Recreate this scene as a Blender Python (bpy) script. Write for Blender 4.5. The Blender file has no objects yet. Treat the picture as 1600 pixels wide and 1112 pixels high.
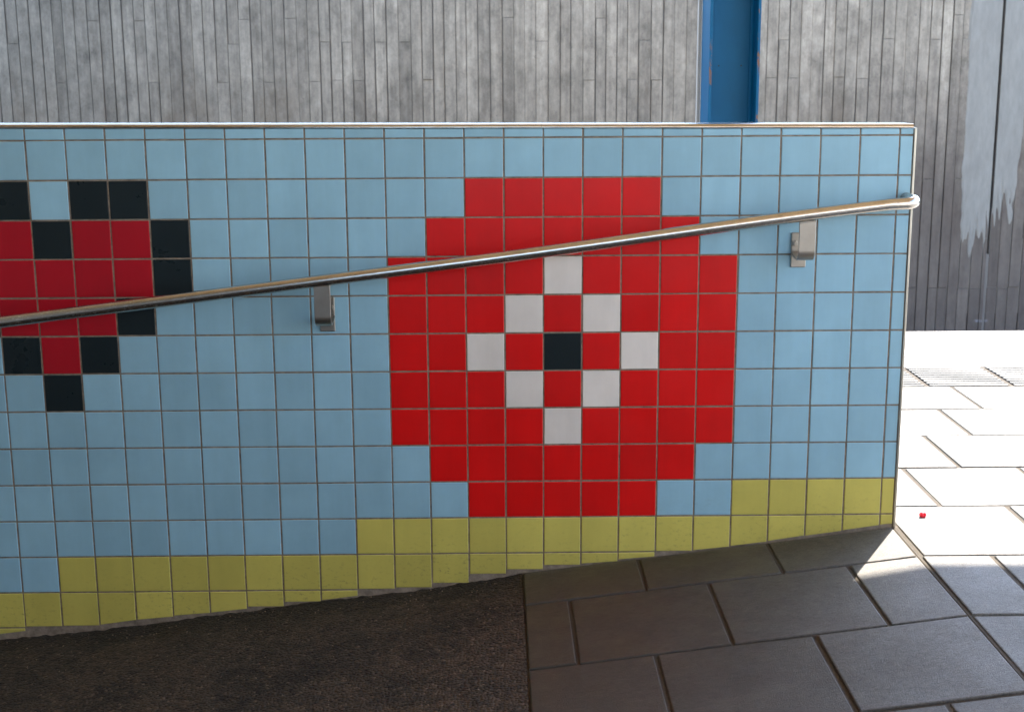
import bpy, bmesh, math, random
from mathutils import Vector, Matrix, noise
random.seed(7)
sc = bpy.context.scene
R = math.radians

# ------------------------------------------------------------------ camera
cam_d = bpy.data.cameras.new("camera"); cam = bpy.data.objects.new("camera", cam_d)
sc.collection.objects.link(cam); sc.camera = cam
cam_d.sensor_width = 36; cam_d.lens = 48.011; cam_d.clip_start = .05; cam_d.clip_end = 2000
M3 = [[0.99991964, 0.00794398, -0.00987973], [-0.01131294, 0.20743247, -0.97818392], [-0.00572129, 0.97821708, 0.20750567]]
mw = Matrix(M3).to_4x4(); mw.translation = Vector((0.28324, -3.47234, 0.27625)); cam.matrix_world = mw
cam_d.dof.use_dof = True; cam_d.dof.focus_distance = 3.45; cam_d.dof.aperture_fstop = 9

# ------------------------------------------------------------------ light
SUN_EL, SUN_AZ = R(45.4), math.atan2(.517, .856)
w = bpy.data.worlds.new("World"); sc.world = w; w.use_nodes = True
nt = w.node_tree; bg = nt.nodes['Background']
sky = nt.nodes.new('ShaderNodeTexSky'); sky.sky_type = 'NISHITA'; sky.sun_disc = False
sky.sun_elevation = SUN_EL; sky.sun_rotation = SUN_AZ; sky.dust_density = 0.5; sky.air_density = 1.0
nt.links.new(sky.outputs[0], bg.inputs[0]); bg.inputs[1].default_value = .15
sd = bpy.data.lights.new("sun", 'SUN'); sd.energy = 3.6; sd.angle = R(.53); sd.color = (1, .92, .81)
so = bpy.data.objects.new("sun", sd); sc.collection.objects.link(so)
tosun = Vector((math.sin(SUN_AZ)*math.cos(SUN_EL), math.cos(SUN_AZ)*math.cos(SUN_EL), math.sin(SUN_EL)))
so.rotation_euler = tosun.to_track_quat('Z', 'Y').to_euler()
vs = sc.view_settings; vs.view_transform = 'Standard'; vs.look = 'None'; vs.gamma = 1; vs.exposure = 2.68

# ------------------------------------------------------------------ helpers
def tag(o, label=None, cat=None, group=None, kind=None):
    for k, v in (('label', label), ('category', cat), ('group', group), ('kind', kind)):
        if v: o[k] = v
    return o
def empty(name, loc=(0, 0, 0)):
    o = bpy.data.objects.new(name, None); sc.collection.objects.link(o); o.location = loc; o.empty_display_size = .1
    return o
class MB:
    def __init__(s): s.v = []; s.f = []; s.mi = []; s.tint = []; s.sm = []
    def add(s, vs_, fs, mi=0, tint=.5, smooth=False):
        b = len(s.v); s.v += [tuple(p) for p in vs_]
        for f in fs: s.f.append([b+i for i in f]); s.mi.append(mi); s.tint.append(tint); s.sm.append(smooth)
    def box(s, x0, y0, z0, x1, y1, z1, mi=0, tint=.5):
        s.add([(x0,y0,z0),(x1,y0,z0),(x1,y1,z0),(x0,y1,z0),(x0,y0,z1),(x1,y0,z1),(x1,y1,z1),(x0,y1,z1)],
              [(0,3,2,1),(4,5,6,7),(0,1,5,4),(1,2,6,5),(2,3,7,6),(3,0,4,7)], mi, tint)
    def build(s, name, mats, parent=None, bevel=0, seg=2):
        me = bpy.data.meshes.new(name); me.from_pydata(s.v, [], s.f)
        if not isinstance(mats, (list, tuple)): mats = [mats]
        for m in mats: me.materials.append(m)
        a = me.attributes.new('tint', 'FLOAT', 'FACE')
        for i, p in enumerate(me.polygons): p.material_index = s.mi[i]; a.data[i].value = s.tint[i]; p.use_smooth = s.sm[i]
        me.update()
        o = bpy.data.objects.new(name, me); sc.collection.objects.link(o)
        if parent:
            o.parent = parent; o.matrix_parent_inverse = Matrix.Translation(-parent.location)
        if bevel:
            m = o.modifiers.new('bevel', 'BEVEL'); m.width = bevel; m.segments = seg; m.limit_method = 'ANGLE'
            m.harden_normals = False
        return o
def inset(poly, d):           # convex, counter-clockwise
    n = len(poly); out = []
    for i in range(n):
        p0, p1, p2 = Vector(poly[i-1]), Vector(poly[i]), Vector(poly[(i+1) % n])
        a = (p1-p0).normalized(); b = (p2-p1).normalized()
        na = Vector((-a.y, a.x)); nb = Vector((-b.y, b.x))
        m = na+nb; m /= max(.3, 1+na.dot(nb))
        out.append(p1+m*d)
    return out
def pillow(mb, poly, depth, b, fn, mi=0, tint=.5):
    """a slab of the outline poly with rounded top edge; fn(u,v,h)->point, h = height over the visible face"""
    rings = [(0, -depth), (0, -b), (b*.3, -b*.3), (b, 0)]
    n = len(poly); vsx = []
    for d, h in rings:
        q = inset(poly, d) if d else [Vector(p) for p in poly]
        vsx += [fn(p.x, p.y, h) for p in q]
    fs = []
    for r in range(len(rings)-1):
        for i in range(n):
            j = (i+1) % n; fs.append((r*n+i, r*n+j, (r+1)*n+j, (r+1)*n+i))
    fs.append(tuple((len(rings)-1)*n+i for i in range(n)))
    mb.add(vsx, fs, mi, tint)
def tube(mb, pts, rad, n=32, cap=True):
    prev = None; b = len(mb.v); V = [Vector(p) for p in pts]; vsx = []
    for i, p in enumerate(V):
        t = (V[min(i+1, len(V)-1)]-V[max(i-1, 0)]).normalized()
        if prev is None: prev = t.cross(Vector((0, 0, 1))).normalized()
        nrm = (prev-t*prev.dot(t)).normalized(); prev = nrm; bn = t.cross(nrm)
        vsx += [p+(nrm*math.cos(a)+bn*math.sin(a))*rad for a in [2*math.pi*k/n for k in range(n)]]
    fs = [(i*n+k, i*n+(k+1) % n, (i+1)*n+(k+1) % n, (i+1)*n+k) for i in range(len(V)-1) for k in range(n)]
    mb.add(vsx, fs, 0, .5, True)
    if cap:
        mb.add([], [])
        mb.f.append([b+k for k in range(n)][::-1]); mb.mi.append(0); mb.tint.append(.5); mb.sm.append(False)
        mb.f.append([b+(len(V)-1)*n+k for k in range(n)]); mb.mi.append(0); mb.tint.append(.5); mb.sm.append(False)

# ------------------------------------------------------------------ materials
class NT:
    def __init__(s, name):
        s.m = bpy.data.materials.new(name); s.m.use_nodes = True; s.t = s.m.node_tree
        s.p = s.t.nodes['Principled BSDF']; s.tc = s.n('ShaderNodeTexCoord')
    def n(s, k, **kw):
        x = s.t.nodes.new(k)
        for a, b in kw.items(): setattr(x, a, b)
        return x
    def l(s, a, b): s.t.links.new(a, b)
    def noise(s, scale, detail=4, rough=.55, stretch=None, loc=(0,0,0)):
        x = s.n('ShaderNodeTexNoise'); x.inputs['Scale'].default_value = scale
        x.inputs['Detail'].default_value = detail; x.inputs['Roughness'].default_value = rough
        mp = s.n('ShaderNodeMapping'); s.l(s.tc.outputs['Object'], mp.inputs[0]); mp.inputs['Location'].default_value = loc
        if stretch: mp.inputs['Scale'].default_value = stretch
        s.l(mp.outputs[0], x.inputs[0]); return x.outputs['Fac']
    def ramp(s, src, a, b, lo=0., hi=1.):
        x = s.n('ShaderNodeMapRange'); s.l(src, x.inputs[0])
        for i, v in enumerate((a, b, lo, hi)): x.inputs[i+1].default_value = v
        return x.outputs[0]
    def math(s, op, a, b=None):
        x = s.n('ShaderNodeMath', operation=op)
        for i, v in enumerate((a, b)):
            if v is None: continue
            if isinstance(v, (int, float)): x.inputs[i].default_value = v
            else: s.l(v, x.inputs[i])
        return x.outputs[0]
    def mix(s, fac, a, b, mode='MIX'):
        x = s.n('ShaderNodeMix', data_type='RGBA', blend_type=mode)
        for i, v in ((0, fac), (6, a), (7, b)):
            if isinstance(v, (int, float)): x.inputs[i].default_value = v
            elif isinstance(v, tuple): x.inputs[i].default_value = (*v, 1)
            else: s.l(v, x.inputs[i])
        return x.outputs[2]
    def scale(s, col, f):      # multiply colour by a value socket
        x = s.n('ShaderNodeVectorMath', operation='SCALE'); s.l(col, x.inputs[0]) if not isinstance(col, tuple) else setattr(x.inputs[0], 'default_value', col)
        s.l(f, x.inputs['Scale']); return x.outputs[0]
    def tint(s):
        return s.n('ShaderNodeAttribute', attribute_name='tint').outputs['Fac']
    def xyz(s):
        x = s.n('ShaderNodeSeparateXYZ'); s.l(s.tc.outputs['Object'], x.inputs[0]); return x.outputs
    def bump(s, h, strength, dist):
        x = s.n('ShaderNodeBump'); x.inputs['Strength'].default_value = strength; x.inputs['Distance'].default_value = dist
        s.l(h, x.inputs['Height']); s.l(x.outputs[0], s.p.inputs['Normal']); return x
    def out(s, col=None, rough=None, metal=0, spec=None):
        if col is not None:
            if isinstance(col, tuple): s.p.inputs['Base Color'].default_value = (*col, 1)
            else: s.l(col, s.p.inputs['Base Color'])
        if rough is not None:
            if isinstance(rough, (int, float)): s.p.inputs['Roughness'].default_value = rough
            else: s.l(rough, s.p.inputs['Roughness'])
        s.p.inputs['Metallic'].default_value = metal
        if spec is not None: s.p.inputs['Specular IOR Level'].default_value = spec
        return s.m

def glaze(name, col, rough=.33, grime=.25, spec=.34):
    t = NT(name)
    c = t.scale(col, t.ramp(t.tint(), 0, 1, .93, 1.06))
    # cloudy glaze and short horizontal scuffs
    cl = t.ramp(t.noise(9, 4, .6), .3, .75, .94, 1.05); c = t.scale(c, cl)
    c = t.scale(c, t.ramp(t.noise(1.1, 3, .5, None, (5, 1, 3)), .35, .65, .94, 1.05))
    sc_ = t.noise(26, 5, .65, (1, 1, 6.5), (3, 1, 2)); msk = t.ramp(t.noise(5, 2, .5, None, (7, 2, 1)), .52, .66)
    sm = t.math('MULTIPLY', t.ramp(sc_, .69, .74), msk)
    c = t.mix(t.math('MULTIPLY', sm, .28), c, (.09, .075, .055))
    # dust low on the wall near the walkway: height over the sloping floor
    x, y, z = t.xyz()
    h = t.math('SUBTRACT', z, t.math('ADD', t.math('MULTIPLY', x, .1225), -1.0974))
    low = t.math('MULTIPLY', t.ramp(h, .0, .20, 1, 0), t.ramp(t.noise(60, 6, .75, (1, 1, 1.6)), .54, .68)); low = t.math('MULTIPLY', low, t.ramp(t.noise(4, 4, .6, None, (2, 9, 4)), .42, .62, .1, 1))
    c = t.mix(t.math('MULTIPLY', low, grime*1.6), c, (.11, .09, .06))
    c = t.scale(c, t.ramp(t.noise(3, 5, .65, (4, 1, .5), (8, 2, 1)), .35, .7, 1.03, .93))
    r = t.ramp(t.noise(7, 5, .7), .3, .7, rough-.05, rough+.06)
    bp = t.bump(t.noise(22, 2, .5), .05, .004)
    return t.out(c, r, 0, spec)
MT = [glaze('tile_blue', (.285, .49, .61)), glaze('tile_yellow', (.56, .49, .115), grime=.5), glaze('tile_red', (.64, .005, .005), .33),
      glaze('tile_white', (.72, .66, .61)), glaze('tile_black', (.010, .017, .020), .3), glaze('tile_crimson', (.40, .006, .016), .33)]

t = NT('grout'); c = t.mix(t.ramp(t.noise(35, 5, .7), .35, .7), (.30, .245, .19), (.13, .10, .075))
t.bump(t.noise(220, 4, .6), .5, .002); M_grout = t.out(c, .9)
def steel(name, col, rough, aniso=0, brushed=None):
    t = NT(name); n_ = t.noise(60, 4, .6, brushed)
    c = t.scale(col, t.ramp(t.noise(18, 4, .6), .3, .75, .85, 1.05))
    r = t.ramp(n_, .25, .75, rough*.8, rough*1.3)
    t.bump(n_, .04, .001)
    return t.out(c, r, 1)
M_rail = steel('polished_stainless', (.64, .61, .57), .23, brushed=(.3, 30, 30))
M_cope = steel('coping_stainless', (.62, .59, .56), .17, brushed=(.2, 30, 30))
M_trim = steel('trim_steel', (.50, .47, .41), .34, brushed=(30, 30, .5))
M_brk = steel('brushed_stainless', (.46, .42, .37), .36, brushed=(30, 30, .8))

t = NT('board_marked_concrete')
x, y, z = t.xyz()
tn = t.tint()
base = t.mix(t.ramp(x, -3.5, .5), (.235, .222, .195), (.345, .298, .24))
c = t.scale(base, t.ramp(tn, 0, 1, .78, 1.18))
c = t.scale(c, t.ramp(t.noise(1.0, 6, .62, (34, 1, 1.6)), .25, .75, .74, 1.2))
rib = t.ramp(t.noise(1.0, 5, .6, (16, 1, .55), (3, 0, 1)), .60, .74); c = t.scale(c, t.ramp(t.math('MULTIPLY', rib, t.ramp(t.noise(1.0, 6, .7, (60, 1, 7)), .4, .6)), 0, 1, 1, .55))
c = t.scale(c, t.ramp(t.noise(13, 8, .8, (1, 1, .55)), .32, .68, .62, 1.28))
c = t.scale(c, t.ramp(t.noise(1.6, 5, .65, (1, 1, .6)), .3, .7, .80, 1.14))
pit = t.ramp(t.noise(38, 2, .5), .70, .76); c = t.mix(t.math('MULTIPLY', pit, .55), c, (.12, .115, .11))
bl = t.ramp(t.noise(5.5, 7, .8, (1, 1, .8), (1, 0, 9)), .5, .72); c = t.scale(c, t.ramp(bl, 0, 1, 1.04, .66))
br = t.math('MULTIPLY', t.ramp(t.noise(2.4, 5, .7, (1, 1, .5), (4, 0, 6)), .5, .68), t.ramp(z, .35, -.1)); c = t.mix(t.math('MULTIPLY', br, .5), c, (.15, .115, .08))
# damp, dirty foot of the wall with a ragged upper limit
lim = t.math('ADD', z, t.math('MULTIPLY', t.math('SUBTRACT', t.noise(1, 6, .65, (6, 1, .8)), .5), 1.5))
damp = t.math('MULTIPLY', t.ramp(lim, -.75, .45, 1, 0), t.ramp(x, 2.4, 3.4, .35, 1))
c = t.mix(t.math('MULTIPLY', damp, .74), c, t.mix(t.noise(3, 5, .6, (8, 1, .6)), (.045, .035, .033), (.125, .098, .088)))
# small pale scuff low down
ex = t.math('ABSOLUTE', t.math('SUBTRACT', x, 3.985)); ez = t.math('ABSOLUTE', t.math('SUBTRACT', z, -1.655))
mk = t.math('MULTIPLY', t.math('MULTIPLY', t.ramp(ex, .04, .06, 1, 0), t.ramp(ez, .006, .013, 1, 0)), t.ramp(t.noise(40, 4, .7), .35, .5))
c = t.mix(t.math('MULTIPLY', mk, .5), c, (.36, .36, .40))
t.bump(t.math('ADD', t.noise(1.0, 6, .7, (160, 1, 6)), t.noise(60, 4, .7)), .35, .004)
M_conc = t.out(c, .88, 0, .3)

t = NT('cement_slurry'); c = t.mix(t.noise(7, 6, .65, (1, 1, .3)), (.215, .205, .185), (.33, .315, .285))
c = t.scale(c, t.ramp(t.noise(30, 5, .7, (1, 1, .25)), .3, .7, .88, 1.1)); t.bump(t.noise(50, 4, .7, (1, 1, .3)), .4, .003); M_slur = t.out(c, .85)
def paint(name, col, rough=.38):
    t = NT(name)
    c = t.scale(col, t.ramp(t.noise(5, 5, .65, (1, 1, .5)), .3, .7, .86, 1.1))
    spots = t.ramp(t.noise(70, 3, .6), .72, .76); c = t.mix(t.math('MULTIPLY', spots, .6), c, (.02, .03, .04))
    chip = t.math('MULTIPLY', t.ramp(t.tint(), .8, .81), t.math('MULTIPLY', t.ramp(t.noise(28, 5, .7, (1, 1, .5)), .53, .58), t.ramp(t.noise(4, 3, .5, None, (0, 0, 5)), .44, .56)))
    c = t.mix(chip, c, (.20, .115, .085)); t.bump(t.noise(120, 3, .6), .06, .002)
    return t.out(c, t.ramp(chip, 0, 1, rough, .9), 0, .22)
M_blue = paint('blue_paint', (.0, .098, .235), .5)

def slabmat(name, ca, cb, wear_shade=1):
    t = NT(name)
    c = t.mix(t.ramp(t.noise(2.2, 5, .6), .3, .7), ca, cb)
    c = t.scale(c, t.ramp(t.tint(), 0, 1, .87, 1.13))
    c = t.scale(c, t.ramp(t.noise(240, 4, .8), .32, .68, .5, 1.45))
    if wear_shade == 1:      # brown dirt plus painted-in shade on the sheltered slope, fading out on the platform
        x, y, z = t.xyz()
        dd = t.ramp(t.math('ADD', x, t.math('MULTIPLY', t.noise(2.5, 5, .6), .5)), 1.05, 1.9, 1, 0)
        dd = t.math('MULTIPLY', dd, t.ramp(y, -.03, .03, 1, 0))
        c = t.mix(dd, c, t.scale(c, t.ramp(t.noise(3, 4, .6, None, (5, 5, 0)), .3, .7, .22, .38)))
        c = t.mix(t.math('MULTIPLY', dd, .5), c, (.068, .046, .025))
    c = t.scale(c, t.ramp(t.noise(60, 6, .8, (1, 1.7, 1)), .34, .66, .66, 1.3))
    st = t.ramp(t.noise(6.5, 6, .72, (1, 1.9, 1), (4, 4, 0)), .55, .72); c = t.mix(t.math('MULTIPLY', st, .5*wear_shade), c, (.10, .082, .062))
    dk = t.ramp(t.noise(18, 6, .75, (1, 1, 1), (9, 1, 0)), .64, .74); c = t.mix(t.math('MULTIPLY', dk, .6*wear_shade), c, (.06, .05, .04))
    t.bump(t.math('ADD', t.noise(330, 4, .7), t.noise(14, 3, .5)), .7, .004)
    return t.out(c, t.ramp(t.noise(8, 4, .6), .3, .7, .42, .62), 0, .5)
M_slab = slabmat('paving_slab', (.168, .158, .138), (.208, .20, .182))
M_tact = slabmat('tactile_slab', (.17, .168, .155), (.21, .208, .195), .6)
t = NT('joint_sand'); c = t.mix(t.noise(90, 5, .7), (.032, .026, .019), (.115, .094, .07)); t.bump(t.noise(240, 4, .7), .8, .004); M_sand = t.out(c, .95)
t = NT('cement'); c = t.mix(t.noise(4, 6, .7), (.42, .40, .37), (.52, .50, .47)); t.bump(t.noise(120, 4, .7), .4, .003); M_cem = t.out(c, .85)

t = NT('old_asphalt')
vo = t.n('ShaderNodeTexVoronoi'); vo.inputs['Scale'].default_value = 135; t.l(t.tc.outputs['Object'], vo.inputs[0])
sep = t.n('ShaderNodeSeparateColor'); t.l(vo.outputs['Color'], sep.inputs[0])
c = t.mix(t.ramp(t.noise(5, 6, .75), .36, .64), (.026, .020, .014), (.072, .050, .032))
c = t.scale(c, t.ramp(sep.outputs[0], 0, 1, .4, 1.7))
chipm = t.ramp(sep.outputs[1], .965, .975); c = t.mix(t.math('MULTIPLY', chipm, .45), c, (.22, .16, .11))
x, y, z = t.xyz()
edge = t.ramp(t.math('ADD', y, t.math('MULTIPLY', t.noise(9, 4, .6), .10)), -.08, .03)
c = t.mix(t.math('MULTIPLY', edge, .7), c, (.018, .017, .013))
hh = t.math('ADD', t.math('MULTIPLY', vo.outputs['Distance'], -2.2), t.noise(80, 5, .7)); t.bump(hh, .75, .004)
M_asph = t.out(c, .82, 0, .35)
t = NT('ballast'); v2 = t.n('ShaderNodeTexVoronoi'); v2.inputs['Scale'].default_value = 22; t.l(t.tc.outputs['Object'], v2.inputs[0])
c = t.mix(t.noise(10, 5, .7), (.13, .11, .10), (.28, .25, .22)); t.bump(v2.outputs['Distance'], 1, .05); M_ball = t.out(c, .9)
t = NT('gravel_ground'); c = t.mix(t.noise(.3, 6, .6), (.10, .11, .06), (.24, .21, .17)); M_land = t.out(c, .95)
t = NT('soffit_wood'); c = t.mix(t.noise(2, 6, .6, (1, 14, 1)), (.68, .45, .22), (.82, .60, .34)); c = t.scale(c, t.ramp(t.tint(), 0, 1, .8, 1.15)); M_wood = t.out(c, .5)
t = NT('roof_metal'); c = t.mix(t.noise(3, 4, .6), (.10, .11, .12), (.16, .165, .17)); M_roof = t.out(c, .5)
t = NT('rough_concrete'); c = t.mix(t.noise(3, 6, .65), (.16, .145, .13), (.25, .23, .21)); t.bump(t.noise(50, 4, .7), .4, .004); M_rc = t.out(c, .9)
t = NT('grey_plastic'); M_grey = t.out(t.mix(t.noise(9, 4, .6), (.34, .33, .32), (.46, .45, .44)), .6)
t = NT('black_hole'); M_hole = t.out(t.mix(t.noise(30, 2), (.01, .01, .012), (.02, .02, .02)), .8)
t = NT('red_plastic'); M_redp = t.out(t.mix(t.noise(200, 2), (.75, .002, .02), (.85, .01, .03)), .4)

SL = .1225
def gz(x): return -.933 + (SL*(x-1.342) if x < 1.342 else 0)

# ------------------------------------------------------------------ the tiled wall
wall = empty('tiled_wall', (0, .05, -1.1))
tag(wall, 'low parapet wall faced in light blue square tiles with yellow base and red tile motifs', 'tiled wall')
def cope_z(x): return .1189+(1.33-x)*.00577
BOT = {-11:(-1.2206,-1.2093),-10:(-1.1966,-1.1966),-9:(-1.1955,-1.1952),-8:(-1.193,-1.1802),-7:(-1.1799,-1.1721),-6:(-1.1693,-1.1621),-5:(-1.1612,-1.1511),
 -4:(-1.1453,-1.1452),-3:(-1.133,-1.132),-2:(-1.1285,-1.1172),-1:(-1.1002,-1.1006),0:(-1.0942,-1.0946),1:(-1.0831,-1.0831),2:(-1.0585,-1.0586),
 3:(-1.0460,-1.0464),4:(-1.0351,-1.0352),5:(-1.0316,-1.0265),6:(-1.0211,-1.0139),7:(-.9998,-.9998),8:(-.9965,-.9876),9:(-.9858,-.9745),
 10:(-.9724,-.9583),11:(-.9592,-.9465),12:(-.9443,-.9308),13:(-.93,-.9276)}
def colour(i, r):
    if r in (0, 1, 2, 3, 4, 5):                       # dark outlined crimson heart on the left
        H = {0: {-11:4, -10:4, -8:4, -7:4}, 1: {-12:4, -11:5, -10:5, -9:4, -8:5, -7:5, -6:4}, 2: {-12:4, -11:5, -10:5, -9:5, -8:5, -7:5, -6:4},
             3: {-11:4, -10:5, -9:5, -8:5, -7:4}, 4: {-10:4, -9:5, -8:4}, 5: {-9:4}}
        if i in H[r]: return H[r][i]
    if 0 <= i <= 8 and 0 <= r <= 8:                   # red stepped panel with a pale lozenge
        lo = {0: 2, 1: 1, 7: 1, 8: 2}.get(r, 0)
        if lo <= i <= 8-lo:
            d = abs(i-4)+abs(r-4)
            if d == 2: return 3
            if d == 0: return 4
            return 2
        return 0
    if r >= 11: return 1
    if r == 10 and i >= -9: return 1
    if r == 9 and i >= -1: return 1
    if r == 8 and i >= 9: return 1
    return 0
G = .0020
tiles = MB()
for i in range(-34, 14):
    u0, u1 = i*.1+G, min((i+1)*.1-G, 1.3335)
    if i in BOT: bl, br = BOT[i]
    else: bl = gz(i*.1)+.004+random.random()*.01; br = bl if random.random() < .4 else bl+.011
    for r in range(-2, 15):
        zt, zb = -r*.1-G, -(r+1)*.1+G
        jx, jz = random.uniform(-.0004, .0004), random.uniform(-.0004, .0004)
        if r == -2: zt = None
        if r == -2:
            zb = .1+G; tl, tr = cope_z(u0)-.0022, cope_z(u1)-.0022
            if tl > .2: tl = tr = min(.1985, tl)
            if tl-zb < .006: continue
        else: tl = tr = zt
        b0, b1 = max(zb, bl), max(zb, br)
        if b0 > tl-.004 and b1 > tr-.004: continue
        b0 = min(b0, tl-.0015); b1 = min(b1, tr-.0015)
        poly = [(u0+jx, b0+jz), (u1+jx, b1+jz), (u1+jx, tr+jz), (u0+jx, tl+jz)]
        ax, az, off = random.uniform(-.0035, .0035), random.uniform(-.0035, .0035), random.uniform(-.00035, .0003)
        cx, cz = (u0+u1)/2, (b0+tl)/2
        fn = lambda u, v, h, ax=ax, az=az, off=off, cx=cx, cz=cz: Vector((u, -(h+off+ax*(u-cx)+az*(v-cz)), v))
        pillow(tiles, poly, .008, .0017, fn, colour(i, r), random.random())
tiles.build('tile_facing', MT, wall)
g = MB()      # grout and mortar bed, front face 1 mm behind the glaze, down into the ground
g.add([(-3.4, .0019, -2.4), (1.3385, .0019, -1.2), (1.3385, .0019, .1155), (-3.4, .0019, .1430), (-3.4, .011, -2.4), (1.3385, .011, -1.2), (1.3385, .011, .1155), (-3.4, .011, .1430)],
      [(0,1,2,3), (4,7,6,5), (0,4,5,1), (1,5,6,2), (2,6,7,3), (3,7,4,0)])
g.build('grout_bed', M_grout, wall)
g = MB()
g.add([(-3.4, .0112, -2.4), (1.338, .0112, -1.2), (1.338, .0112, .115), (-3.4, .0112, .1425), (-3.4, .098, -2.4), (1.338, .098, -1.2), (1.338, .098, .115), (-3.4, .098, .1425)],
      [(0,1,2,3), (4,7,6,5), (0,4,5,1), (1,5,6,2), (2,6,7,3), (3,7,4,0)])
g.build('wall_core', M_rc, wall)
g = MB()      # rounded stainless coping strip in two lengths
def cope(xa, xb):
    prof = [(.004, -.0006), (-.0024, -.0004), (-.0029, .0004)]+[(.0062-.0088*math.cos(a), .0004+.0088*math.sin(a)) for a in [R(k) for k in range(12, 91, 6)]]
    prof += [(.097, .0092)]+[(.0975+.003*math.sin(R(k)), .0062+.003*math.cos(R(k))) for k in range(15, 91, 15)]+[(.1005, -.0005)]
    n = len(prof); N = 24; vv = []
    for k in range(N+1):
        x_ = xa+(xb-xa)*k/N; z_ = cope_z(x_)+random.uniform(-.0001, .0001)
        vv += [(x_, y_, z_+h) for y_, h in prof]
    fs = [(k*n+j, (k+1)*n+j, (k+1)*n+(j+1) % n, k*n+(j+1) % n) for k in range(N) for j in range(n)]
    g.add(vv, fs, 0, .5, True)
    g.add(vv[:n], [tuple(range(n))]); g.add(vv[-n:], [tuple(range(n))[::-1]])
cope(-3.4, .395); cope(.3957, 1.3335)
c_ = g.build('coping_strip', M_cope, wall)
g = MB()      # metal end trim, an L folded round the wall's end
g.box(1.3355, -.0025, -.96, 1.3420, .003, .1185); g.box(1.3388, .0032, -.96, 1.3420, .100, .1185)
g.build('end_trim', M_trim, wall, .0014)

# ------------------------------------------------------------------ handrail
rail = empty('handrail', (0, -.095, -.3))
tag(rail, 'polished stainless steel tube handrail sloping up across the tiled wall', 'handrail')
cx0, cz0 = .28324, .27625
def rp(X, Z): k = (3.47234-.095)/(3.47234-.08); return (cx0+(X-cx0)*k, -.095, cz0+(Z-cz0)*k)
pp = [rp(-.97, -.3462), rp(-.3235, -.2670), rp(.319, -.1880), rp(.9575, -.1030), rp(1.262, -.0660)]
s0 = (pp[1][2]-pp[0][2])/(pp[1][0]-pp[0][0])
pts = [(-3.3, -.095, pp[0][2]-s0*(3.3+pp[0][0]))]+[(-2.2, -.095, pp[0][2]-s0*(2.2+pp[0][0]))]
def cr(p, k, t_):
    a, b, c, d = [p[max(0, min(len(p)-1, k+j))] for j in (-1, 0, 1, 2)]
    return tuple(.5*((2*b[i])+(-a[i]+c[i])*t_+(2*a[i]-5*b[i]+4*c[i]-d[i])*t_*t_+(-a[i]+3*b[i]-3*c[i]+d[i])*t_**3) for i in range(3))
for k in range(len(pp)-1):
    for j in range(8): pts.append(cr(pp, k, j/8))
sx, sz = pp[-1][0], pp[-1][2]; rr = .028
pts.append(pp[-1])
for k in range(1, 15):       # elbow turning back to the wall
    a = R(90*k/14); pts.append((sx+.037+rr*math.sin(a), -.095+rr*(1-math.cos(a)), sz+.0015+(rr*math.sin(a))*.12+.001*(1-math.cos(a))))
pts.append((pts[-1][0], -.003, pts[-1][2]+.0))
g = MB(); tube(g, pts, .0151, 40); g.build('rail_tube', M_rail, rail)
def bracket(xc, ztop, zrail, bolt_dx, group_done=[]):
    b = MB(); b.box(xc-.0195, -.0062, ztop-.0895, xc+.0195, -.0006, ztop)
    pl = b.build('bracket_plate', M_brk, rail, .0022)
    # strap: flat bar welded under the tube, bent back to the plate
    path = [(-.0985, zrail-.012)]
    r_ = .026; zb = ztop-.061
    path += [(-.0985, zb+r_)]
    path += [(-.0985+r_-r_*math.cos(R(a)), zb+r_-r_*math.sin(R(a))) for a in range(10, 91, 10)]
    path += [(-.045, zb+.0015), (-.022, zb+.006), (-.0066, zb+.010)]
    th = .0048; w2 = .0205; vv = []
    for i, (y_, z_) in enumerate(path):
        a = path[max(i-1, 0)]; c = path[min(i+1, len(path)-1)]; d = Vector((c[0]-a[0], c[1]-a[1])).normalized(); nn = Vector((-d.y, d.x))
        for sx_ in (-1, 1):
            for e in (0, th): vv.append((xc+sx_*w2, y_+nn.x*e, z_+nn.y*e))
    n = len(path); fs = []
    for i in range(n-1):
        o = i*4; q = o+4; fs += [(o, q, q+1, o+1), (o+2, o+3, q+3, q+2), (o, o+2, q+2, q), (o+1, q+1, q+3, o+3)]
    fs += [(0, 1, 3, 2), (4*n-4, 4*n-2, 4*n-1, 4*n-3)]
    b = MB(); b.add(vv, fs); b.build('bracket_strap', M_brk, rail, .0011)
    b = MB()      # bead of weld under the tube
    for k in range(13): 
        xx = xc-w2+.002+k*(2*w2-.004)/12; tube(b, [(xx-.0028, -.0975, zrail-.0152+(xx-xc)*.125), (xx, -.0987, zrail-.0158+(xx-xc)*.125), (xx+.0028, -.0975, zrail-.0152+(xx-xc)*.125)], .0019, 8)
    b.build('weld_bead', M_brk, rail)
    b = MB(); zc = ztop-.0275; bx = xc+bolt_dx
    hexp = [(bx+.0075*math.cos(R(a)), zc+.0075*math.sin(R(a))) for a in range(15, 375, 60)]
    pillow(b, hexp, .005, .001, lambda u, v, h: Vector((u, -.0118-h, v)))
    tube(b, [(bx, -.011, zc), (bx, -.0165, zc)], .0035, 16)
    b.build('bolt', M_brk, rail)
bracket(-.1565, -.3015, -.2440, .0115)
bracket(1.0535, -.1435, -.0905, -.0105)
bracket(-1.3600, -.4475, -.3920, .0)

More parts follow.
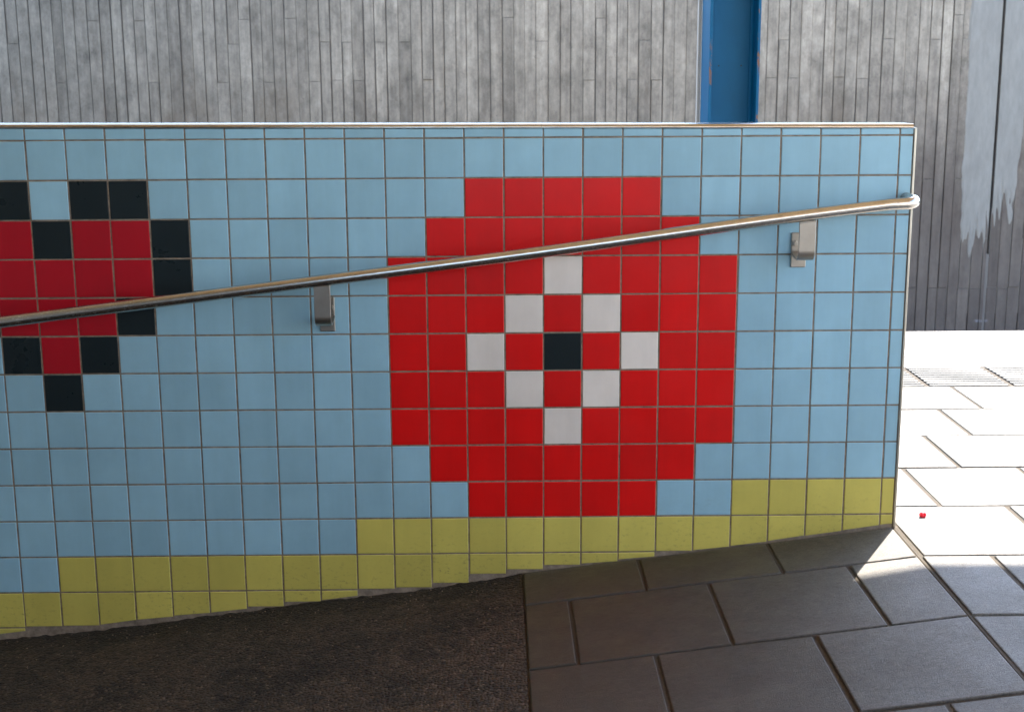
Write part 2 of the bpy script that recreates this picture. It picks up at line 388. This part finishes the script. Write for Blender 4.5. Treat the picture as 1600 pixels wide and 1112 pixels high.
# ------------------------------------------------------------------ paving
def poly_cells(rows, joints, xa, xb):
    for (y1, y0), js in zip(rows, joints):
        e = [xa]+[j for j in js if xa+.03 < j < xb-.03]+[xb]
        for a, b in zip(e[:-1], e[1:]): yield a, b, y0, y1
def rep(x0, lo, hi, p=.352):
    k0 = math.ceil((lo-x0)/p); return [x0+p*k for k in range(k0, int((hi-x0)/p)+1)]
jg = .0046
def lay(mb, cells, mi=0, bev=.0035, th=.05, zoff=0, flat=False, gx=.0046, gy=.0042):
    for a, b, y0, y1 in cells:
        j = lambda: random.uniform(-.0012, .0012)
        poly = [(a+gx+j(), y0+gy+j()), (b-gx+j(), y0+gy+j()), (b-gx+j(), y1-gy+j()), (a+gx+j(), y1-gy+j())]
        o = random.uniform(-.0012, .0012); tx, ty = random.uniform(-.003, .003), random.uniform(-.003, .003)
        cx, cy = (a+b)/2, (y0+y1)/2
        fn = lambda u, v, h: Vector((u, v, (-.933 if flat else gz(u))+h+zoff+o+tx*(u-cx)+ty*(v-cy)))
        pillow(mb, poly, th, bev, fn, mi, random.random())
KX = 1.336
pv = MB()
ys = [(2.36,1.955)]
rows = [(1.605,1.255),(1.255,.903),(.903,.534),(.534,.165),(.165,-.228)]
jts = [rep(2.016,-8,12), rep(1.857,-8,12), rep(1.695,-8,12), rep(1.517,-8,12), rep(1.341,-8,12)]
lay(pv, poly_cells(rows[:4], jts[:4], -8, 12), flat=True, gx=.0075, gy=.0068)
# row at the wall's end: the part right of the wall
lay(pv, poly_cells([rows[4]], [rep(1.70,1.36,12)], 1.343, 12), flat=True, gx=.0075, gy=.0062)
lay(pv, poly_cells([(.165,.10)], [rep(1.0,-8,1.3)], -8, 1.343), flat=True)
nr = [(-.228,-.607),(-.607,-.987),(-.987,-1.365),(-1.365,-1.745),(-1.745,-2.125),(-2.125,-2.505),(-2.505,-2.885),(-2.885,-3.265),(-3.265,-3.645),(-3.645,-4.025),(-4.025,-4.405),(-4.405,-4.785)]
nj = [rep(1.519,1.36,12), rep(1.688,1.36,12)]*6
lay(pv, poly_cells(nr, nj, KX, 12), flat=True, gx=.0075, gy=.0055)
sr = [(0.0,-.228)]+[(a, b) for a, b in nr]
sj = [[.653,.997], [.457,.807,1.158], [.631,.988], [.457,.81,1.163], [.631,.988], [.457,.81,1.163], [.631,.988], [.457,.81,1.163], [.631,.988], [.457,.81,1.163], [.631,.988], [.457,.81,1.163], [.631,.988]]
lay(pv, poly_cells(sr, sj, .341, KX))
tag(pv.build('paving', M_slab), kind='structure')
tp = MB()     # ribbed guiding slabs
jg = .0075
for a, b, y0, y1 in poly_cells([(1.955, 1.607)], [rep(1.930,-8,12,.3255)], -8, 12):
    poly = [(a+jg, y0+jg), (b-jg, y0+jg), (b-jg, y1-jg), (a+jg, y1-jg)]
    pillow(tp, poly, .05, .002, lambda u, v, h: Vector((u, v, -.9375+h)), 0, random.random())
    for k in range(9):
        yc = y0+.022+k*(y1-y0-.044)/8
        pillow(tp, [(a+jg+.004, yc-.0095), (b-jg-.004, yc-.0095), (b-jg-.004, yc+.0095), (a+jg+.004, yc+.0095)], .004, .003, lambda u, v, h: Vector((u, v, -.9325+h)), 0, random.random())
tag(tp.build('tactile_paving', M_tact), kind='structure')
pe = MB()     # cast platform edge
k = -8.0
while k < 12: pillow(pe, [(k+.003, 1.96), (k+1.997, 1.96), (k+1.997, 2.71), (k+.003, 2.71)], .28, .006, lambda u, v, h: Vector((u, v, -.934+h)), 0, random.random()); k += 2
tag(pe.build('platform_edge', M_cem), kind='structure')
sb = MB()     # sand bed just below the slabs, flat part and slope
sb.box(1.336, -4.78, -2.3, 12, 2.45, -.9375)
sb.box(-8, .101, -2.3, 1.3355, 2.45, -.9375)
sb.add([(.343, -4.78, gz(.343)-.0048), (1.3358, -4.78, gz(1.3358)-.0048), (1.3358, .0, gz(1.3358)-.0048), (.343, .0, gz(.343)-.0048), (.343, -4.78, -2.3), (1.3358, -4.78, -2.3), (1.3358, 0, -2.3), (.343, 0, -2.3)],
       [(0,1,2,3), (4,7,6,5), (0,4,5,1), (1,5,6,2), (2,6,7,3), (3,7,4,0)])
tag(sb.build('joint_sand', M_sand), kind='structure')

def dip(x):
    P = [(-9, -.004), (-1.2, -.004), (-1.07, -.006), (-.85, -.013), (-.75, -.015), (-.5, -.013), (-.2, -.011), (.04, -.014), (.2, -.012), (.342, -.003)]
    for (a, p), (b, q) in zip(P[:-1], P[1:]):
        if a <= x <= b: return p+(q-p)*(x-a)/(b-a)
    return -.003
# asphalt ramp: displaced sheet, ragged where it meets the wall
am = MB(); vv = []; 
xs = [-8+ (8-1.25)*k/40 for k in range(40)]+[-1.25+1.592*k/200 for k in range(201)]
yy = [.001-.4*k/60 for k in range(61)]+[-.4-(.75)*k/70 for k in range(1, 71)]+[-1.15-3.63*k/30 for k in range(1, 31)]
for y_ in yy:
    for x_ in xs:
        n1 = noise.noise(Vector((x_*16, y_*16, 0)))*.0018+noise.noise(Vector((x_*45, y_*45, 3)))*.0012
        fil = max(0, 1+y_/.035)**2*(.001+.006*noise.noise(Vector((x_*14, 0, 7)))+.004*noise.noise(Vector((x_*50, 0, 2)))) if y_ > -.035 else 0
        sink = -.006*max(0, 1-abs(y_+.09)/.07)*(.6+.8*noise.noise(Vector((x_*7, y_*7, 5))))
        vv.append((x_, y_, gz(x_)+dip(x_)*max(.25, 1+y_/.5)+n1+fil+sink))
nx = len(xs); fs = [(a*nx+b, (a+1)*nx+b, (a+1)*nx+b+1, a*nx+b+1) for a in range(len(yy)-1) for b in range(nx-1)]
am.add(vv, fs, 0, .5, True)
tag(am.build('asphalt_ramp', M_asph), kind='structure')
# loose grit on the asphalt
gm = MB()
for k in range(900):
    x_ = random.uniform(-1.15, .33); y_ = -random.random()**1.6*.95-.005; r_ = random.uniform(.0009, .0028)
    z_ = gz(x_)+dip(x_)*max(.25, 1+y_/.5)-.0006; 
    o = [Vector((random.uniform(.6,1)*math.cos(a), random.uniform(.6,1)*math.sin(a), 0)) for a in (0, 1.3, 2.5, 3.8, 5.1)]
    vs_ = [(x_+p.x*r_, y_+p.y*r_, z_) for p in o]+[(x_+p.x*r_*.6, y_+p.y*r_*.6, z_+r_*random.uniform(.6, 1.1)) for p in o]
    gm.add(vs_, [(i, (i+1) % 5, 5+(i+1) % 5, 5+i) for i in range(5)]+[(5,6,7,8,9)], random.choice((0, 0, 1)))
t = NT('grit'); M_grit1 = t.out(t.mix(t.noise(90, 2), (.09, .065, .045), (.17, .13, .10)), .8)
t = NT('pale_grit'); M_grit2 = t.out(t.mix(t.noise(90, 2), (.16, .11, .07), (.36, .27, .19)), .8)
tag(gm.build('grit', [M_grit1, M_grit2]), 'loose grit scattered over the dark asphalt ramp', 'grit', kind='stuff')

# ------------------------------------------------------------------ scrap on the slab
bm = bmesh.new(); bmesh.ops.create_icosphere(bm, subdivisions=4, radius=1)
for v in bm.verts:
    p = v.co.copy(); w_ = 1-.34*math.exp(-(p.x-.05)**2/.03)*(1 if p.z > -.2 else .3)
    v.co = Vector((p.x*.0108*(1+.1*noise.noise(p*2)), p.y*.0075*w_, p.z*.0082*w_*(1+.12*noise.noise(p*3))))
    v.co.x = max(-.0092, min(.0097, v.co.x))
me = bpy.data.meshes.new('litter'); bm.to_mesh(me); bm.free(); me.materials.append(M_redp)
for p in me.polygons: p.use_smooth = True
lt = bpy.data.objects.new('litter', me); sc.collection.objects.link(lt); lt.location = (1.437, .069, -.9262); lt.rotation_euler = (0, .05, .1)
tag(lt, 'tiny bright red scrap lying on the sunlit paving slab beside the wall end', 'litter')

# ------------------------------------------------------------------ blue column
col = empty('steel_column', (1.176, 1.85, -.933))
tag(col, 'blue painted steel I-section column with chipped edges behind the tiled wall', 'column')
ZT = 2.62
for xa, xb in ((1.081, 1.0915), (1.2605, 1.271)):
    f_ = MB(); f_.box(xa, 1.75, -.93, xb, 1.95, ZT)
    for q in range(len(f_.f)):            # tint > .8 marks the narrow front edge, where the paint is chipped
        vsq = [f_.v[i] for i in f_.f[q]]
        if all(abs(p[1]-1.75) < 1e-6 for p in vsq): f_.tint[q] = 1.
    f_.build('flange', M_blue, col, .0012)
f_ = MB(); f_.box(1.0917, 1.844, -.93, 1.2603, 1.853, ZT)
for (ax_, sg) in ((1.0917, 1), (1.2603, -1)):     # root fillets
    vv = []; 
    for z_ in (-.93, ZT):
        vv += [(ax_, 1.8438, z_)]+[(ax_+sg*(.014-.014*math.sin(R(a))), 1.8438-(.014-.014*math.cos(R(a))), z_) for a in range(0, 91, 15)]
    n = len(vv)//2; f_.add(vv, [(i, (i+1) % n, n+(i+1) % n, n+i) for i in range(n)], 0, .5, True)
f_.build('web', M_blue, col)
for bx in (1.1318, 1.2174):
    f_ = MB(); tube(f_, [(bx, 1.8445, .2724), (bx, 1.8428, .2724)], .0029, 12); f_.build('bolt_hole', M_hole, col)
f_ = MB(); f_.box(1.03, 1.70, -.932, 1.32, 2.0, -.915); f_.build('base_plate', M_blue, col, .002)
f_ = MB(); f_.box(1.067, 1.951, -.93, 1.0805, 1.985, ZT); f_.build('cable_duct', M_grey, col, .002)

# ------------------------------------------------------------------ concrete wall across the track
cw = empty('concrete_wall', (0, 6.9, -2.1))
tag(cw, 'tall grey board-marked concrete wall with pale cement smear at its joint', 'concrete wall')
BW = .0842; YW = 6.8; ZB, ZTOP = -2.2, 1.2
cm = MB()
jx = 4.005
k = -60; rows_t = (-1.9, -.96, -.1, .175, .62, 1.15)
x_ = -8.0
grid = []
while x_ < 12:
    wd = BW*random.uniform(.9, 1.1)
    if x_ < jx-.010 < x_+wd+.03 and x_ < jx: wd = jx-.010-x_
    grid.append((x_, x_+wd)); x_ += wd
    if abs(x_-(jx-.010)) < 1e-6: x_ = jx+.010
par = 0
for a, b in grid:
    cuts = [ZB]; par += 1; bt = random.gauss(.5, .2)
    lv = [-1.02, .175, 1.3] if (par % 2 and random.random() < .5) else [-1.4, .62 if random.random() < .16 else 1.0]
    if random.random() < .10: lv = [-.6 + random.random()*.05, .45]
    cuts += [l+random.uniform(-.008, .008) for l in lv if ZB < l < ZTOP]+[ZTOP]
    for z0, z1 in zip(cuts[:-1], cuts[1:]):
        d = random.uniform(0, .010)
        nseg = 10; gl, gr = random.choice((.001, .003, .005, .008)), random.uniform(.0002, .002)
        tnt = min(1, max(0, bt+random.gauss(0, .12)))
        poly = [(a+gl, z0+.0015), (b-gr, z0+.0015), (b-gr, z1-.0015), (a+gl, z1-.0015)]
        pillow(cm, poly, .03, .0022, lambda u, v, h: Vector((u, YW-h-d, v)), 0, tnt)
cm.build('board_face', M_conc, cw)
cm = MB(); cm.box(-8, YW+.012, ZB, jx-.010, YW+.45, ZTOP); cm.box(jx+.010, YW+.012, ZB, 12, YW+.45, ZTOP); cm.box(jx-.0095, YW+.035, ZB, jx+.0095, YW+.4, ZTOP-.02); cm.box(jx-.0095, YW-.001, ZB, jx+.0095, YW+.034, -1.14)
cm.build('wall_core', M_rc, cw)
# cement smeared over the boards on both sides of the movement joint; its ragged edge is where it dips under their surface
cm = MB(); NX, NZ = 90, 260
for side in (0, 1):
    xa, xb = (3.66, jx-.011) if side == 0 else (jx+.011, 4.32)
    vv = []
    for a in range(NZ+1):
        z_ = -1.6+(1.195+1.6)*a/NZ
        lx = 3.765+.03*noise.noise(Vector((0, 0, z_*1.5)))+.012*noise.noise(Vector((5, 0, z_*9)))+(.03*max(0, -.5-z_)/.6)
        rx = 4.235+.03*noise.noise(Vector((9, 0, z_*1.3)))+.014*noise.noise(Vector((2, 0, z_*11)))-.05*max(0, .4-z_)
        for b in range(NX+1):
            x_ = xa+(xb-xa)*b/NX
            zl = (-1.05+.10*noise.noise(Vector((x_*9, 1, 0)))) if side == 0 else (-.80+.20*noise.noise(Vector((x_*7, 4, 0)))-.9*max(0, x_-4.1))
            m = min((x_-lx)/.012 if side == 0 else (rx-x_)/.012, (z_-zl)/.14)+1.5*noise.noise(Vector((x_*48, 3, z_*5)))
            h = -.004+.0145*max(0, min(1, .5+m*.5))+.0007*noise.noise(Vector((x_*25, 8, z_*8)))
            vv.append((x_, YW-h, z_))
    n = NX+1
    cm.add(vv, [(a*n+b, a*n+b+1, (a+1)*n+b+1, (a+1)*n+b) for a in range(NZ) for b in range(NX)], 0, .5, True)
cm.build('cement_patch', M_slur, cw)

tb = MB(); tb.box(-60, 2.30, -2.6, 60, 6.83, -2.12); tag(tb.build('track_bed', M_ball), kind='structure')
gd = MB(); gd.add([(-900, -900, -2.62), (900, -900, -2.62), (900, 900, -2.62), (-900, 900, -2.62)], [(0, 1, 2, 3)]); tag(gd.build('ground', M_land), kind='structure')
bk = MB(); bk.box(-60, 7.26, -2.6, 60, 60, .9); tag(bk.build('embankment', M_land), kind='structure')

# ------------------------------------------------------------------ canopy over the ramp
cn = empty('canopy', (0, -2, 2.6))
tag(cn, 'dark canopy roof with warm brown boarded soffit above the ramp and column', 'canopy')
EDGE = 2.66
b = MB(); y_ = -9.0
while y_ < EDGE-.12: b.box(-9, y_+.003, 2.63, 3.95, min(y_+.117, EDGE-.04), 2.65, 0, random.random()); y_ += .12
b.build('soffit', M_wood, cn)
b = MB(); b.box(-9.05, -9.05, 2.652, 4.0, EDGE, 2.86); b.build('roof_deck', M_roof, cn)
b = MB(); b.box(-9.06, EDGE+.001, 2.60, 4.01, EDGE+.03, 2.88); b.build('fascia', M_roof, cn)

# ------------------------------------------------------------------ far side of the ramp
pw = empty('parapet_wall', (-3, -4.9, -1.5))
tag(pw, 'plain concrete parapet on the near side of the ramp with an added light-blocking top, reflected in the rail', 'parapet')
b = MB(); b.box(-9, -4.45, -2.5, 2.8, -4.20, .26); b.build('wall_body', M_rc, pw)
b = MB(); b.box(-9, -4.49, .2605, 2.84, -4.16, .32); b.build('wall_cap', M_rc, pw, .006)
b = MB(); b.box(-9, -4.44, .3205, -.7, -4.22, 2.62); b.build('shade_upstand', M_rc, pw)  # raised part added out of view to darken the left tiles
pw = empty('added_cross_wall', (-4.2, -2, -1.8))
tag(pw, 'unseen concrete cross wall added to darken the low end of the ramp', 'light blocker')
b = MB(); b.box(-2.5, -4.15, -2.5, -2.15, -.112, 2.62); b.build('shade_wall', M_rc, pw)  # added blocker, keeps light off the left of the tiled wall

# ------------------------------------------------------------------ pale building added behind the viewer to bounce fill light, in full sun
t = NT('pale_render'); c = t.mix(t.noise(.8, 6, .6), (.74, .72, .69), (.82, .80, .77)); M_pale = t.out(c, .8)
t = NT('window_glass'); M_glass = t.out(t.mix(t.noise(2, 2), (.03, .035, .04), (.05, .055, .06)), .08)
bd = empty('fill_building', (0, -13.5, -2.6))
tag(bd, 'pale rendered building added across the yard for bright fill, mirrored as a band in the handrail', 'fill_building')
b = MB()
b.box(2.6, -20, -2.6, 18, -14, 5.5)
b.build('wall_body', M_pale, bd)
for i in range(9):
    for z_ in (-.6, 2.6):
        x_ = 3.2+i*1.6
        b = MB(); b.box(x_, -13.999, z_, x_+1.3, -13.96, z_+1.5); wo = b.build('window', M_glass, bd)
b = MB(); b.box(2.4, -20.2, 5.501, 18.2, -13.8, 5.75); b.build('roof', M_roof, bd)
yd = MB(); yd.box(-30, -13.99, -2.615, 30, -5.06, -1.25); tag(yd.build('yard', M_cem), kind='structure')
